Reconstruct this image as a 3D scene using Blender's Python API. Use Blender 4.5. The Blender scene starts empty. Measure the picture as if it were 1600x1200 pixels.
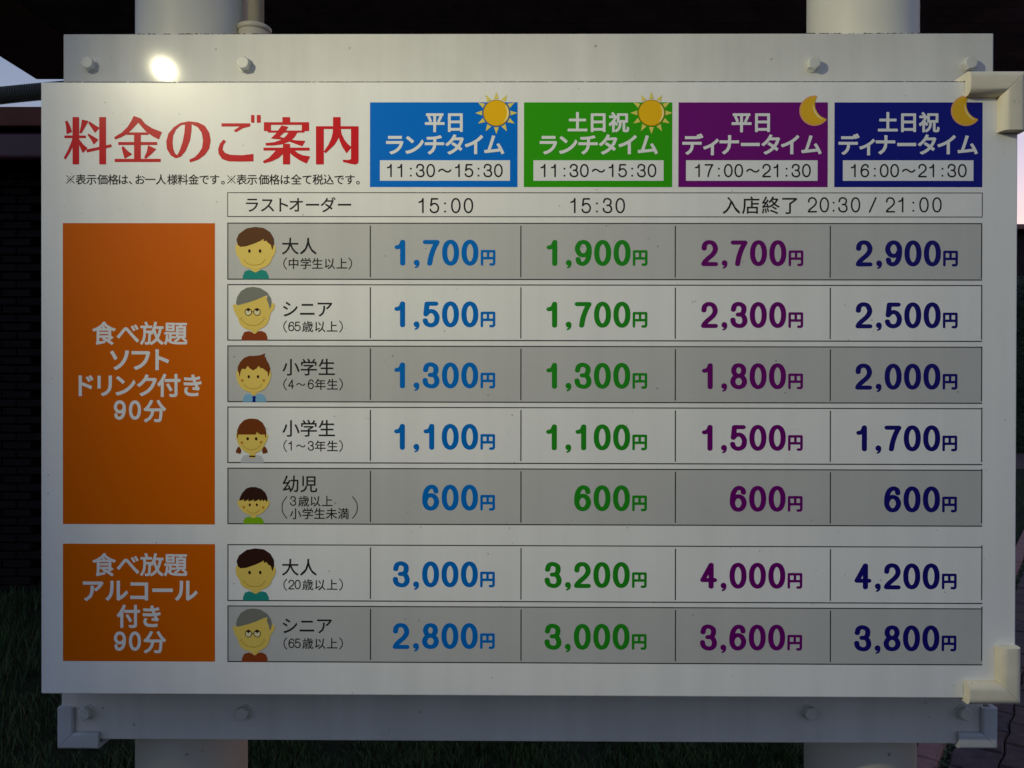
import bpy, bmesh, math, random
import numpy as np
from mathutils import Vector, Matrix
from mathutils.geometry import delaunay_2d_cdt
random.seed(7)
PI = math.pi
sc = bpy.context.scene
COL = sc.collection

# ------------------------------------------------------------------ camera
F = 1230.0
CAM = Vector((-0.01166, -0.96837, 1.5 + 0.01075))
ax, az, ay = -0.00421, 0.006728, -0.002073
ROT = Matrix.Rotation(az, 3, 'Z') @ Matrix.Rotation(ax, 3, 'X') @ Matrix.Rotation(ay, 3, 'Y')
cd = bpy.data.cameras.new('camera')
cd.sensor_width = 36.0
cd.lens = 36.0 * F / 1600.0
cd.clip_start = 0.02
cd.clip_end = 600
cam = bpy.data.objects.new('camera', cd)
COL.objects.link(cam)
cam.matrix_world = Matrix.Translation(CAM) @ (ROT @ Matrix.Rotation(PI/2, 3, 'X')).to_4x4()
sc.camera = cam

def at(px, py, Y):
    """point where the line of sight through a measured photo pixel meets the plane y = Y"""
    d = ROT @ Vector(((px-800)/F, 1.0, -(py-600)/F))
    return CAM + d * ((Y-CAM.y)/d.y)

# ------------------------------------------------------------------ world, sun, exposure
SUN_EL, SUN_AZ = math.radians(.8), math.radians(50)      # dusk: sun just above the horizon, behind the board to the right
world = bpy.data.worlds.new("World"); sc.world = world
world.use_nodes = True
nt = world.node_tree; nt.nodes.clear()
sky = nt.nodes.new('ShaderNodeTexSky'); sky.sky_type = 'NISHITA'; sky.sun_disc = False
sky.sun_elevation = SUN_EL; sky.sun_rotation = SUN_AZ
sky.air_density = 1.0; sky.dust_density = 1.6; sky.ozone_density = 2.4
bg = nt.nodes.new('ShaderNodeBackground'); bg.inputs['Strength'].default_value = 0.15
wo = nt.nodes.new('ShaderNodeOutputWorld')
tint = nt.nodes.new('ShaderNodeVectorMath'); tint.operation = 'MULTIPLY'; tint.inputs[1].default_value = (1.06, .98, 1.08)   # rosy evening air
nt.links.new(sky.outputs[0], tint.inputs[0]); 
tcw = nt.nodes.new('ShaderNodeTexCoord'); mpw = nt.nodes.new('ShaderNodeMapping'); mpw.inputs['Scale'].default_value = (1.0, 1.0, 3.0); mpw.inputs['Location'].default_value = (.4, .1, .0)
nt.links.new(tcw.outputs['Generated'], mpw.inputs[0])
nzw = nt.nodes.new('ShaderNodeTexNoise'); nzw.inputs['Scale'].default_value = 1.6; nzw.inputs['Detail'].default_value = 7; nt.links.new(mpw.outputs[0], nzw.inputs['Vector'])
cw = nt.nodes.new('ShaderNodeMapRange'); cw.inputs[1].default_value = .38; cw.inputs[2].default_value = .68; cw.inputs[3].default_value = .10; cw.inputs[4].default_value = .75
nt.links.new(nzw.outputs[0], cw.inputs[0])
cmx = nt.nodes.new('ShaderNodeMix'); cmx.data_type = 'RGBA'; cmx.inputs[7].default_value = (.58, .63, .82, 1)       # thin evening cloud
nt.links.new(cw.outputs[0], cmx.inputs[0]); nt.links.new(tint.outputs[0], cmx.inputs[6]); nt.links.new(cmx.outputs[2], bg.inputs[0]); nt.links.new(bg.outputs[0], wo.inputs[0])
sd = bpy.data.lights.new('sun', 'SUN'); sd.energy = 0.005; sd.angle = math.radians(10); sd.color = (1, .62, .4)
so = bpy.data.objects.new('sun', sd); COL.objects.link(so)
dirv = Vector((math.sin(SUN_AZ)*math.cos(SUN_EL), math.cos(SUN_AZ)*math.cos(SUN_EL), math.sin(SUN_EL)))
so.rotation_euler = dirv.to_track_quat('Z', 'Y').to_euler()
sc.view_settings.view_transform = 'Standard'; sc.view_settings.look = 'None'
sc.view_settings.gamma = 1.0; sc.view_settings.use_curve_mapping = False
sc.view_settings.exposure = 2.1
LAMP_W = 12.3

# ------------------------------------------------------------------ helpers
def lin(c):
    return tuple(((x/255)/12.92 if x/255 <= .04045 else ((x/255+.055)/1.055)**2.4) for x in c)

def mat(name, col, rough=.5, spec=.5, metal=0, coat=0, var=.0, vscale=20, bump=0, bscale=200, specks=0, speck_col=(.05,.04,.035), coat_rough=.05, streak=0):
    m = bpy.data.materials.new(name); m.use_nodes = True
    n = m.node_tree.nodes; l = m.node_tree.links
    b = n['Principled BSDF']
    b.inputs['Roughness'].default_value = rough; b.inputs['Metallic'].default_value = metal
    b.inputs['Specular IOR Level'].default_value = spec
    b.inputs['Coat Weight'].default_value = coat; b.inputs['Coat Roughness'].default_value = coat_rough
    tc = n.new('ShaderNodeTexCoord')
    out = None
    rgb = n.new('ShaderNodeRGB'); rgb.outputs[0].default_value = (*col, 1); out = rgb.outputs[0]
    if var:
        t = n.new('ShaderNodeTexNoise'); t.inputs['Scale'].default_value = vscale; t.inputs['Detail'].default_value = 8
        t.inputs['Roughness'].default_value = .6
        l.new(tc.outputs['Object'], t.inputs['Vector'])
        r = n.new('ShaderNodeMapRange'); r.inputs[1].default_value = .3; r.inputs[2].default_value = .7
        r.inputs[3].default_value = 1-var; r.inputs[4].default_value = 1+var*.5
        l.new(t.outputs[0], r.inputs[0])
        mx = n.new('ShaderNodeVectorMath'); mx.operation = 'SCALE'
        l.new(out, mx.inputs[0]); l.new(r.outputs[0], mx.inputs['Scale']); out = mx.outputs[0]
    if streak:
        mp = n.new('ShaderNodeMapping'); mp.inputs['Scale'].default_value = (38, 38, 1.1); l.new(tc.outputs['Object'], mp.inputs[0])
        t = n.new('ShaderNodeTexNoise'); t.inputs['Scale'].default_value = 1; t.inputs['Detail'].default_value = 5; l.new(mp.outputs[0], t.inputs['Vector'])
        r = n.new('ShaderNodeMapRange'); r.inputs[1].default_value = .35; r.inputs[2].default_value = .75; r.inputs[3].default_value = 1; r.inputs[4].default_value = 1-streak
        l.new(t.outputs[0], r.inputs[0]); mx = n.new('ShaderNodeVectorMath'); mx.operation = 'SCALE'
        l.new(out, mx.inputs[0]); l.new(r.outputs[0], mx.inputs['Scale']); out = mx.outputs[0]
        t = n.new('ShaderNodeTexNoise'); t.inputs['Scale'].default_value = 9; t.inputs['Detail'].default_value = 6; l.new(tc.outputs['Object'], t.inputs['Vector'])
        r = n.new('ShaderNodeMapRange'); r.inputs[3].default_value = rough*.75; r.inputs[4].default_value = rough*1.35; l.new(t.outputs[0], r.inputs[0]); l.new(r.outputs[0], b.inputs['Roughness'])
    if specks:
        t = n.new('ShaderNodeTexVoronoi'); t.inputs['Scale'].default_value = specks
        l.new(tc.outputs['Object'], t.inputs['Vector'])
        t2 = n.new('ShaderNodeTexNoise'); t2.inputs['Scale'].default_value = specks*.35; l.new(tc.outputs['Object'], t2.inputs['Vector'])
        a = n.new('ShaderNodeMapRange'); a.inputs[1].default_value = .05; a.inputs[2].default_value = .10; a.inputs[3].default_value = 1; a.inputs[4].default_value = 0
        l.new(t.outputs['Distance'], a.inputs[0])
        c2 = n.new('ShaderNodeMapRange'); c2.inputs[1].default_value = .52; c2.inputs[2].default_value = .60
        l.new(t2.outputs[0], c2.inputs[0])
        mu = n.new('ShaderNodeMath'); mu.operation = 'MULTIPLY'; l.new(a.outputs[0], mu.inputs[0]); l.new(c2.outputs[0], mu.inputs[1])
        mm = n.new('ShaderNodeMath'); mm.operation = 'MULTIPLY'; l.new(mu.outputs[0], mm.inputs[0]); mm.inputs[1].default_value = .6
        mix = n.new('ShaderNodeMix'); mix.data_type = 'RGBA'
        l.new(mm.outputs[0], mix.inputs[0]); l.new(out, mix.inputs[6]); mix.inputs[7].default_value = (*speck_col, 1)
        out = mix.outputs[2]
    l.new(out, b.inputs['Base Color'])
    if bump:
        t = n.new('ShaderNodeTexNoise'); t.inputs['Scale'].default_value = bscale; t.inputs['Detail'].default_value = 4
        l.new(tc.outputs['Object'], t.inputs['Vector'])
        bp = n.new('ShaderNodeBump'); bp.inputs['Strength'].default_value = bump; bp.inputs['Distance'].default_value = .001
        l.new(t.outputs[0], bp.inputs['Height']); l.new(bp.outputs[0], b.inputs['Normal'])
    return m

def emit(name, col, s):
    m = bpy.data.materials.new(name); m.use_nodes = True
    b = m.node_tree.nodes['Principled BSDF']
    b.inputs['Emission Color'].default_value = (*col, 1); b.inputs['Emission Strength'].default_value = s
    return m

def tag(o, label=None, cat=None, group=None, kind=None):
    for k, v in (('label', label), ('category', cat), ('group', group), ('kind', kind)):
        if v: o[k] = v
    return o

def empty(name, loc=(0,0,0), **k):
    o = bpy.data.objects.new(name, None); COL.objects.link(o); o.location = loc; o.empty_display_size = .05
    bpy.context.view_layer.update()
    return tag(o, **k)

def link(name, me, mats, parent=None, smooth=False):
    if not isinstance(mats, (list, tuple)): mats = [mats]
    if len(me.materials) == 0:
        for m in mats: me.materials.append(m)
    o = bpy.data.objects.new(name, me); COL.objects.link(o)
    if parent is not None:
        o.parent = parent
        w = Vector((0,0,0)); p = parent
        while p is not None: w += p.location; p = p.parent
        o.location = -w                     # geometry is written in world coordinates
    if smooth:
        for p in me.polygons: p.use_smooth = True
    return o

def bm_link(name, bm, mats, parent=None, smooth=False):
    me = bpy.data.meshes.new(name); bm.to_mesh(me); bm.free()
    return link(name, me, mats, parent, smooth)

def box(bm, x0, x1, y0, y1, z0, z1, bevel=0, seg=2, mi=0):
    vs = [bm.verts.new((x, y, z)) for x in (x0,x1) for y in (y0,y1) for z in (z0,z1)]
    fs = [bm.faces.new([vs[i] for i in q]) for q in ((0,1,3,2),(4,6,7,5),(0,4,5,1),(2,3,7,6),(0,2,6,4),(1,5,7,3))]
    for f in fs: f.material_index = mi
    if bevel:
        es = set(e for f in fs for e in f.edges)
        bmesh.ops.bevel(bm, geom=list(es), offset=bevel, segments=seg, affect='EDGES', profile=.5)
    return bm

def lathe(bm, prof, origin, axis='Z', n=48, caps=True, mi=0):
    """prof: list of (radius, height); axis: Vector direction"""
    a = {'X':Vector((1,0,0)),'Y':Vector((0,1,0)),'Z':Vector((0,0,1))}[axis] if isinstance(axis, str) else axis.normalized()
    u = a.orthogonal().normalized(); v = a.cross(u); o = Vector(origin)
    rings = [[bm.verts.new(o + a*h + (u*math.cos(2*PI*k/n) + v*math.sin(2*PI*k/n))*r) for k in range(n)] for r, h in prof]
    for A, B in zip(rings, rings[1:]):
        for k in range(n):
            f = bm.faces.new((A[k], A[(k+1)%n], B[(k+1)%n], B[k])); f.smooth = True; f.material_index = mi
    if caps:
        f = bm.faces.new(rings[0][::-1]); f.material_index = mi
        f = bm.faces.new(rings[-1]); f.material_index = mi
    return bm

# ------------------------------------------------------------------ board plane: measured photo position -> place on the board front
W, H, ZC = 1.2, 0.75537, 1.5
src = [(64,128.5),(1591,127.5),(1586,1091),(64,1084)]
dst = [(-W/2, ZC+H/2), (W/2, ZC+H/2), (W/2, ZC-H/2), (-W/2, ZC-H/2)]
A_, b_ = [], []
for (x, y), (u, v) in zip(src, dst):
    A_ += [[x,y,1,0,0,0,-u*x,-u*y],[0,0,0,x,y,1,-v*x,-v*y]]; b_ += [u, v]
hh = np.linalg.solve(np.array(A_, float), np.array(b_, float))
def B(px, py):
    w = hh[6]*px + hh[7]*py + 1
    return ((hh[0]*px+hh[1]*py+hh[2])/w, (hh[3]*px+hh[4]*py+hh[5])/w)
S = W/1525.0                       # metres per photo pixel on the board

# ------------------------------------------------------------------ flat print: union of outlines
def area2(p): return sum(p[i][0]*p[(i+1)%len(p)][1] - p[(i+1)%len(p)][0]*p[i][1] for i in range(len(p)))
def union(polys):
    vs, fs = [], []
    for p in polys:
        q = [p[0]]
        for a in p[1:]:
            if abs(a[0]-q[-1][0]) + abs(a[1]-q[-1][1]) > 1e-7: q.append(a)
        if len(q) < 3: continue
        if area2(q) < 0: q = q[::-1]
        if abs(area2(q)) < 1e-10: continue
        fs.append(list(range(len(vs), len(vs)+len(q)))); vs += [Vector(a) for a in q]
    v, e, f, ov, oe, of = delaunay_2d_cdt(vs, [], fs, 0, 1e-6, True)
    return [(a.x, a.y) for a in v], [t for t, o in zip(f, of) if len(o)]

def disc(c, r, n=10): return [(c[0]+r*math.cos(2*PI*(k+.5)/n), c[1]+r*math.sin(2*PI*(k+.5)/n)) for k in range(n)]
def capsule(a, b, ra, rb=None):
    rb = ra if rb is None else rb
    dx, dy = b[0]-a[0], b[1]-a[1]; L = math.hypot(dx, dy)
    if L < 1e-9: return []
    nx, ny = -dy/L, dx/L
    return [[(a[0]+nx*ra, a[1]+ny*ra), (a[0]-nx*ra, a[1]-ny*ra), (b[0]-nx*rb, b[1]-ny*rb), (b[0]+nx*rb, b[1]+ny*rb)]]
def stroke(pts, r, n=10):
    out = []
    for a, b in zip(pts, pts[1:]): out += capsule(a, b, r)
    for p in pts: out.append(disc(p, r, n))
    return out
def cr(pts, k=4, closed=False):
    """smooth curve through the points"""
    n = len(pts); out = []
    rng = range(n if closed else n-1)
    for i in rng:
        if closed: p0, p1, p2, p3 = (pts[(i+j-1) % n] for j in range(4))
        else: p0, p1, p2, p3 = pts[max(i-1,0)], pts[i], pts[i+1], pts[min(i+2,n-1)]
        for s in range(k):
            t = s/k
            out.append(tuple(.5*((2*p1[d]) + (-p0[d]+p2[d])*t + (2*p0[d]-5*p1[d]+4*p2[d]-p3[d])*t*t + (-p0[d]+3*p1[d]-3*p2[d]+p3[d])*t**3) for d in (0,1)))
    if not closed: out.append(pts[-1])
    return out

DIG = {
 '0': [('c', [(0,1),(.55,.86),(.9,.48),(1,0),(.9,-.48),(.55,-.86),(0,-1),(-.55,-.86),(-.9,-.48),(-1,0),(-.9,.48),(-.55,.86)])],
 '1': [('s', [(-.8,.5),(-.35,.56),(-.03,.74),(.15,1)]), ('l', [(.15,1),(.15,-1)])],
 '2': [('s', [(-.95,.42),(-.85,.76),(-.48,.96),(.05,1),(.6,.88),(.95,.5),(.85,.15),(.4,-.18),(-.3,-.5),(-.8,-.78),(-1,-1)]), ('l', [(-1,-1),(1,-1)])],
 '3': [('s', [(-.93,.48),(-.75,.84),(-.3,1),(.25,.98),(.75,.8),(.86,.5),(.7,.2),(.35,.06),(-.12,.04)]), ('s', [(.3,.05),(.72,-.07),(1,-.4),(.95,-.72),(.55,-.96),(0,-1),(-.6,-.9),(-.92,-.68),(-1,-.42)])],
 '4': [('l', [(.42,1),(-1,-.4),(1,-.4)]), ('l', [(.42,1),(.42,-1)])],
 '5': [('l', [(.8,.98),(-.68,.98),(-.88,.0)]), ('s', [(-.88,.0),(-.5,.22),(0,.3),(.55,.2),(.95,-.12),(1,-.45),(.75,-.82),(.1,-1),(-.5,-.94),(-.85,-.78),(-1,-.55)])],
 '6': [('s', [(.88,.56),(.72,.86),(.2,1),(-.35,.9),(-.8,.55),(-1,-.02),(-.98,-.45)]), ('c', [(0,.22),(.62,.1),(1,-.37),(.65,-.85),(0,-1),(-.65,-.85),(-1,-.37),(-.62,.1)])],
 '7': [('l', [(-1,.97),(1,.97)]), ('s', [(1,.97),(.45,.4),(0,-.3),(-.25,-1)])],
 '8': [('c', [(0,1),(.6,.88),(.84,.52),(.6,.17),(0,.04),(-.6,.17),(-.84,.52),(-.6,.88)]), ('c', [(0,.04),(.68,-.1),(1,-.48),(.7,-.87),(0,-1),(-.7,-.87),(-1,-.48),(-.68,-.1)])],
 ':': [('p', [(0,.32)]), ('p', [(0,-.86)])],
 '/': [('l', [(.8,1.02),(-.8,-1.02)])],
 '~': [('s', [(-1.65,-.1),(-1.3,.1),(-.8,.2),(-.3,.1),(.3,-.14),(.8,-.22),(1.3,-.12),(1.65,.1)])],
 '※': [('l', [(-1,1),(1,-1)]), ('l', [(-1,-1),(1,1)]), ('p', [(0,.75)]), ('p', [(0,-.75)]), ('p', [(.75,0)]), ('p', [(-.75,0)])],
 '円': [('l', [(-1,-1),(-1,1),(1,1),(1,-.85),(.85,-1),(.42,-1)]), ('l', [(-1,-.05),(1,-.05)]), ('l', [(0,1),(0,-.05)])],
}
DIG['9'] = [(t, [(-x, -y) for x, y in p]) for t, p in DIG['6']]
_sg = {}
def sglyph(ch, w, h, sw, sh=None):
    """stroke glyph of outer size w x h (photo pixels) and stroke width sw; y up, centred"""
    sh = sh or sw; key = (ch, w, h, sw, sh); ky = sw/sh
    if key in _sg: return _sg[key]
    polys = []; hx, hy, r = (w-sw)/2, (h-sh)/2*ky, sw/2
    nd = 14 if sw > 3 else 8
    for t, p in DIG[ch]:
        q = [(a*hx, b*hy) for a, b in p]
        if t == 'c':
            q = cr(q, 4, True); q.append(q[0]); polys += stroke(q, r, nd)
        elif t == 's': polys += stroke(cr(q, 4), r, nd)
        elif t == 'l': polys += stroke(q, r, nd)
        elif t == 'p': polys.append(disc(q[0], r*1.25 if sw < 3 else r, 10))
    v, f = union(polys); _sg[key] = ([(a, b/ky) for a, b in v], f); return _sg[key]

_fg = {}
def fglyph(ch, fat=0.0):
    """font glyph outline, em = 1; returns verts, tris, bbox centre x; fat rounds and thickens it"""
    key = (ch, fat)
    if key in _fg: return _fg[key]
    c = bpy.data.curves.new('glyph', 'FONT'); c.body = ch; c.size = 1; c.resolution_u = 3
    o = bpy.data.objects.new('glyph', c); COL.objects.link(o); bpy.context.view_layer.update()
    ev = o.evaluated_get(bpy.context.evaluated_depsgraph_get()); m = ev.to_mesh()
    v = [(p.co.x, p.co.y-.383) for p in m.vertices]; f = [tuple(p.vertices) for p in m.polygons]
    ev.to_mesh_clear(); bpy.data.objects.remove(o); bpy.data.curves.remove(c)
    if fat:
        cnt = {}
        for t in f:
            for i in range(len(t)):
                e = tuple(sorted((t[i], t[(i+1) % len(t)]))); cnt[e] = cnt.get(e, 0)+1
        polys = [[v[i] for i in t] for t in f]; used = set()
        for e, k in cnt.items():
            if k == 1: polys += capsule(v[e[0]], v[e[1]], fat); used.update(e)
        for i in used: polys.append(disc(v[i], fat, 8))
        v, f = union(polys)
    xs = [p[0] for p in v]; cx = (min(xs)+max(xs))/2
    _fg[key] = (v, f, cx); return _fg[key]

class Print:
    """collects flat outlines lying on the board (photo pixel scale, each placed by its own centre)"""
    def __init__(s, lay): s.v = []; s.f = []; s.y = -lay
    def add(s, vs, fs, px, py, k=1.0, kx=None, mi=0):
        x0, z0 = B(px, py); n = len(s.v); kx = k if kx is None else kx
        s.v += [(x0 + a*kx*S, s.y, z0 + b*k*S) for a, b in vs]
        s.f += [(tuple(i+n for i in t), mi) for t in fs]
    def digit(s, ch, px, py, w, h, sw, sh=None): s.add(*sglyph(ch, w, h, sw, sh), px, py)
    def glyph(s, ch, px, py, em, fat=.010, squash=1):
        v, f, cx = fglyph(ch, fat); s.add([(a-cx, b) for a, b in v], f, px, py, em, em*squash)
    def text(s, chars, xs, py, em, fat=.010, squash=1):
        for c, x in zip(chars, xs):
            if c == '※': s.digit(c, x, py, 13.2, 13.2, 1.1)
            else: s.glyph(c, x, py, em, fat, squash)
    def poly(s, pts, mi=0):
        """polygons given directly in photo pixels"""
        n = len(s.v)
        q = [B(*p) for p in pts]
        if area2(q) < 0: q = q[::-1]
        v, f = union([q])
        s.v += [(a, s.y, b) for a, b in v]; s.f += [(tuple(i+n for i in t), mi) for t in f]
    def polys(s, ps, mi=0):
        n = len(s.v); v, f = union([[B(*p) for p in q] for q in ps])
        s.v += [(a, s.y, b) for a, b in v]; s.f += [(tuple(i+n for i in t), mi) for t in f]
    def rect(s, x0, y0, x1, y1, mi=0):
        """axis aligned on the board; the edges are measured at its left and lower middle"""
        a = B(x0, (y0+y1)/2)[0]; b = B(x1, (y0+y1)/2)[0]; c = B(x0, y0)[1]; d = B(x0, y1)[1]
        n = len(s.v); s.v += [(a,s.y,d),(b,s.y,d),(b,s.y,c),(a,s.y,c)]; s.f.append(((n,n+1,n+2,n+3), mi))
    def build(s, name, mats, parent):
        me = bpy.data.meshes.new(name); me.from_pydata(s.v, [], [f for f, _ in s.f])
        for p, (_, mi) in zip(me.polygons, s.f): p.material_index = mi
        bm = bmesh.new(); bm.from_mesh(me)
        for f in bm.faces:
            f.normal_update()
            if f.normal.y > 0: f.normal_flip()
        bm.to_mesh(me); bm.free()
        return link(name, me, mats, parent)

# ------------------------------------------------------------------ materials
PR, PS = .30, .32
def ink(name, c, **k): return mat('ink_'+name, c, rough=PR, spec=PS if min(c) > .1 else .12, **k)
M = dict(
 board = mat('white_board_sheet', (.80,.80,.79), rough=PR, spec=PS, streak=.07, var=.035, vscale=6, specks=85, speck_col=(.22,.19,.15), bump=.02, bscale=60),
 grey = ink('grey_row', (.51,.51,.50), streak=.06, var=.03, vscale=8, specks=60, speck_col=(.12,.1,.08)),
 white = ink('white', (.74,.75,.76)),
 row_white = ink('row_white', (.79,.79,.78), streak=.06, var=.03, vscale=8, specks=75, speck_col=(.2,.17,.14)),
 line = ink('line', (.035,.035,.03)),
 black = ink('black', (.02,.02,.018)),
 red = ink('red', (.56,.010,.016)),
 blue = ink('blue', (.0,.145,.52)), green = ink('green', (.015,.24,.012)), purple = ink('purple', (.13,.002,.135)), navy = ink('navy', (.008,.006,.15)),
 blue_fill = ink('blue_fill', (.0,.15,.62)), green_fill = ink('green_fill', (.03,.33,.0)), purple_fill = ink('purple_fill', (.15,.004,.17)), navy_fill = ink('navy_fill', (.006,.009,.22)),
 orange = ink('orange', (.60,.115,.0)),
 sun_disc = ink('sun_disc', (.80,.46,.005)), sun_ray = ink('sun_ray', (.72,.62,.12)), sun_hi = ink('sun_highlight', (.9,.8,.35)), sun_rim = ink('sun_rim', (.35,.2,.01)),
 moon = ink('moon', (.72,.42,.02)), moon_rim = ink('moon_rim', (.72,.35,.15)), moon_hi = ink('moon_highlight', (.85,.72,.35)),
 skin = ink('skin', (.76,.56,.12)), skin_edge = ink('skin_edge', (.70,.56,.2)), smile = ink('smile', (.45,.27,.03)), cheek = ink('cheek', (.52,.22,.03)), eye = ink('eye', (.04,.012,.006)),
 hair_brown = ink('hair_brown', (.115,.048,.016)), hair_grey = ink('hair_grey', (.20,.20,.17)), hair_red = ink('hair_red', (.17,.042,.008)), hair_dark = ink('hair_dark', (.035,.012,.008)),
 teal = ink('teal', (.02,.26,.22)), rust = ink('rust', (.26,.05,.012)), pale_blue = ink('pale_blue', (.2,.42,.62)), tie = ink('tie', (.005,.012,.22)), pale = ink('pale', (.52,.53,.56)), lime = ink('lime', (.2,.42,.01)), glass = ink('lens', (.75,.68,.4)),
 rail = mat('rail_paint', (.62,.61,.57), rough=.5, spec=.3, coat=.18, coat_rough=.085, streak=.10, var=.07, vscale=9, specks=45, speck_col=(.06,.04,.02), bump=.3, bscale=70),
 post = mat('post_paint', (.62,.60,.52), rough=.45, spec=.4, var=.06, vscale=7, specks=30, speck_col=(.1,.08,.06), bump=.1, bscale=120),
 guard = mat('guard_foam', (.74,.68,.53), rough=.75, spec=.25, var=.1, vscale=30, specks=90, speck_col=(.12,.09,.06), bump=.3, bscale=500),
 guard_grey = mat('guard_grey', (.46,.47,.49), rough=.7, spec=.25, var=.1, vscale=30, specks=90, speck_col=(.1,.1,.1), bump=.3, bscale=500),
 bolt = mat('bolt_paint', (.56,.56,.51), rough=.42, spec=.5, var=.12, vscale=60, bump=.15, bscale=300),
 grime = mat('grime', (.05,.038,.024), rough=.9, spec=.1, var=.5, vscale=300),
 conduit = mat('conduit_plastic', (.46,.43,.34), rough=.5, spec=.4, var=.08, vscale=20),
 corrugated = mat('corrugated_plastic', (.10,.10,.09), rough=.55, spec=.4),
 soffit = mat('soffit_board', (.26,.18,.18), rough=.6, spec=.3, var=.4, vscale=5, bump=.3, bscale=60),
 fascia = mat('fascia', (.30,.13,.12), rough=.6, spec=.3, var=.2, vscale=4),
 beam_red = mat('red_brown_beam', (.14,.035,.02), rough=.6, spec=.3, var=.25, vscale=4),
 gutter = mat('purple_brown_gutter', (.075,.022,.038), rough=.4, spec=.4, var=.1, vscale=4),
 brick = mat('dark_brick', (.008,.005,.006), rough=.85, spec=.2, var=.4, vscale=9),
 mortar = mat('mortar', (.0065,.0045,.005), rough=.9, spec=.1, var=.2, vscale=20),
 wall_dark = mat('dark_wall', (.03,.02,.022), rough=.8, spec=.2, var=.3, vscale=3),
 soil = mat('soil', (.018,.022,.01), rough=.95, spec=.1, var=.5, vscale=15),
 leaf = mat('hedge_leaf', (.02,.04,.016), rough=.6, spec=.3, var=.4, vscale=3),
 path = mat('far_path', (.10,.07,.07), rough=.9, spec=.1, var=.15, vscale=4),
 joint = mat('paver_joint', (.03,.028,.024), rough=.95, spec=.1, var=.4, vscale=40),
 kerb = mat('pink_kerb', (.30,.155,.145), rough=.85, spec=.2, var=.25, vscale=25, bump=.4, bscale=150),
)
pav_mats = [mat('paver_%s' % n, c, rough=.8, spec=.25, var=.45, vscale=22, bump=.8, bscale=90) for n, c in
            (('plum', (.085,.050,.055)), ('slate', (.070,.050,.058)), ('umber', (.090,.055,.052)))]

# ------------------------------------------------------------------ the price board
board = empty('price_board', (0, 0, ZC), label='white restaurant price board with red title, orange blocks and rows of yen prices', cat='price board')
bm = bmesh.new(); box(bm, -W/2, W/2, 0, .064, ZC-H/2, ZC+H/2, bevel=.0012, seg=2)
bm_link('board_panel', bm, M['board'], board)
L1, L2, L3, L4 = .00012, .00022, .00032, .00042

# title lettering, traced in two close-up frames of the photograph (scale 6.667)
def tr(o, ps): return [[(o[0]+x/6.6667, o[1]+y/6.6667) for x, y in p] for p in ps]
def rc(x0, y0, x1, y1): return [(x0,y0),(x1,y0),(x1,y1),(x0,y1)]
A1 = [
 rc(127,90,190,577), [(50,132),(70,128),(98,185),(117,240),(65,262),(60,190)], [(225,116),(287,130),(250,195),(215,255),(198,250),(215,180)], rc(42,282,260,303),
 [(127,303),(115,345),(80,430),(35,512),(50,526),(95,455),(127,385)], [(190,318),(228,368),(277,412),(230,458),(205,400),(190,360)], rc(405,90,470,577),
 [(300,135),(352,170),(402,200),(358,248),(325,198),(290,150)], [(290,262),(345,295),(391,322),(346,370),(318,318),(284,275)], [(270,428),(525,373),(529,397),(276,453)],
 [(762,78),(835,104),(800,150),(745,210),(690,262),(630,295),(570,318),(560,298),(640,250),(700,190),(740,125)],
 [(835,104),(880,160),(950,205),(1052,245),(1022,318),(960,285),(890,235),(845,185),(805,138)],
 rc(690,250,912,270), rc(768,262,832,540), rc(603,350,1003,375), [(652,393),(690,435),(741,475),(668,517),(650,455),(638,405)], [(912,385),(992,422),(945,470),(888,517),(873,508),(900,450)], rc(565,525,1040,552),
 [(1340,133),(1250,150),(1180,195),(1125,260),(1103,340),(1110,420),(1150,485),(1200,514),(1218,488),(1190,470),(1170,420),(1163,350),(1170,280),(1200,215),(1250,170),(1340,153)],
 [(1300,148),(1363,148),(1360,230),(1345,330),(1300,440),(1250,497),(1200,514),(1190,485),(1218,486),(1245,430),(1275,340),(1292,250)],
 [(1330,133),(1430,145),(1500,180),(1545,250),(1560,330),(1545,415),(1500,480),(1430,530),(1350,556),(1342,534),(1400,505),(1440,465),(1475,410),(1486,330),(1472,250),(1430,190),(1363,157),(1330,153)],
]
A2 = [
 [(78,155),(372,155),(372,182),(300,200),(225,242),(207,228),(275,182),(78,182)], rc(386,68,415,143), rc(446,68,481,143),
 [(97,324),(119,340),(92,380),(84,425),(110,462),(170,483),(290,487),(406,474),(406,545),(280,548),(150,545),(85,522),(48,470),(43,420),(62,365)],
 rc(713,90,787,150), rc(520,143,985,165), rc(520,143,588,230), rc(915,143,985,230), rc(560,230,937,246),
 [(703,177),(768,190),(735,240),(678,290),(700,300),(780,320),(850,332),(946,337),(915,388),(860,368),(770,335),(690,318),(594,308),(640,265)],
 [(785,240),(868,240),(830,300),(770,345),(700,370),(620,380),(540,381),(536,360),(620,352),(690,330),(745,290)],
 rc(515,408,990,433), rc(718,368,787,577), [(650,430),(722,430),(722,462),(670,510),(600,545),(520,566),(509,547),(570,515)], [(785,430),(830,432),(870,465),(920,487),(995,499),(962,568),(900,540),(830,495),(785,455)],
 rc(1062,185,1138,577), rc(1062,185,1500,208), [(1427,190),(1500,190),(1500,548),(1492,570),(1470,578),(1420,571),(1345,552),(1340,533),(1400,537),(1427,525)],
 rc(1240,90,1313,200), [(1240,195),(1313,195),(1308,255),(1290,310),(1250,375),(1160,460),(1144,446),(1190,380),(1222,310),(1236,250)],
 [(1262,195),(1313,195),(1322,260),(1350,320),(1390,370),(1428,400),(1378,460),(1335,395),(1308,330),(1296,275)],
]
p = Print(L2)
for q in tr((95,170), A1) + tr((335,170), A2): p.v; 
TT = tr((95,170), A1) + tr((335,170), A2); fat = []
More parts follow.
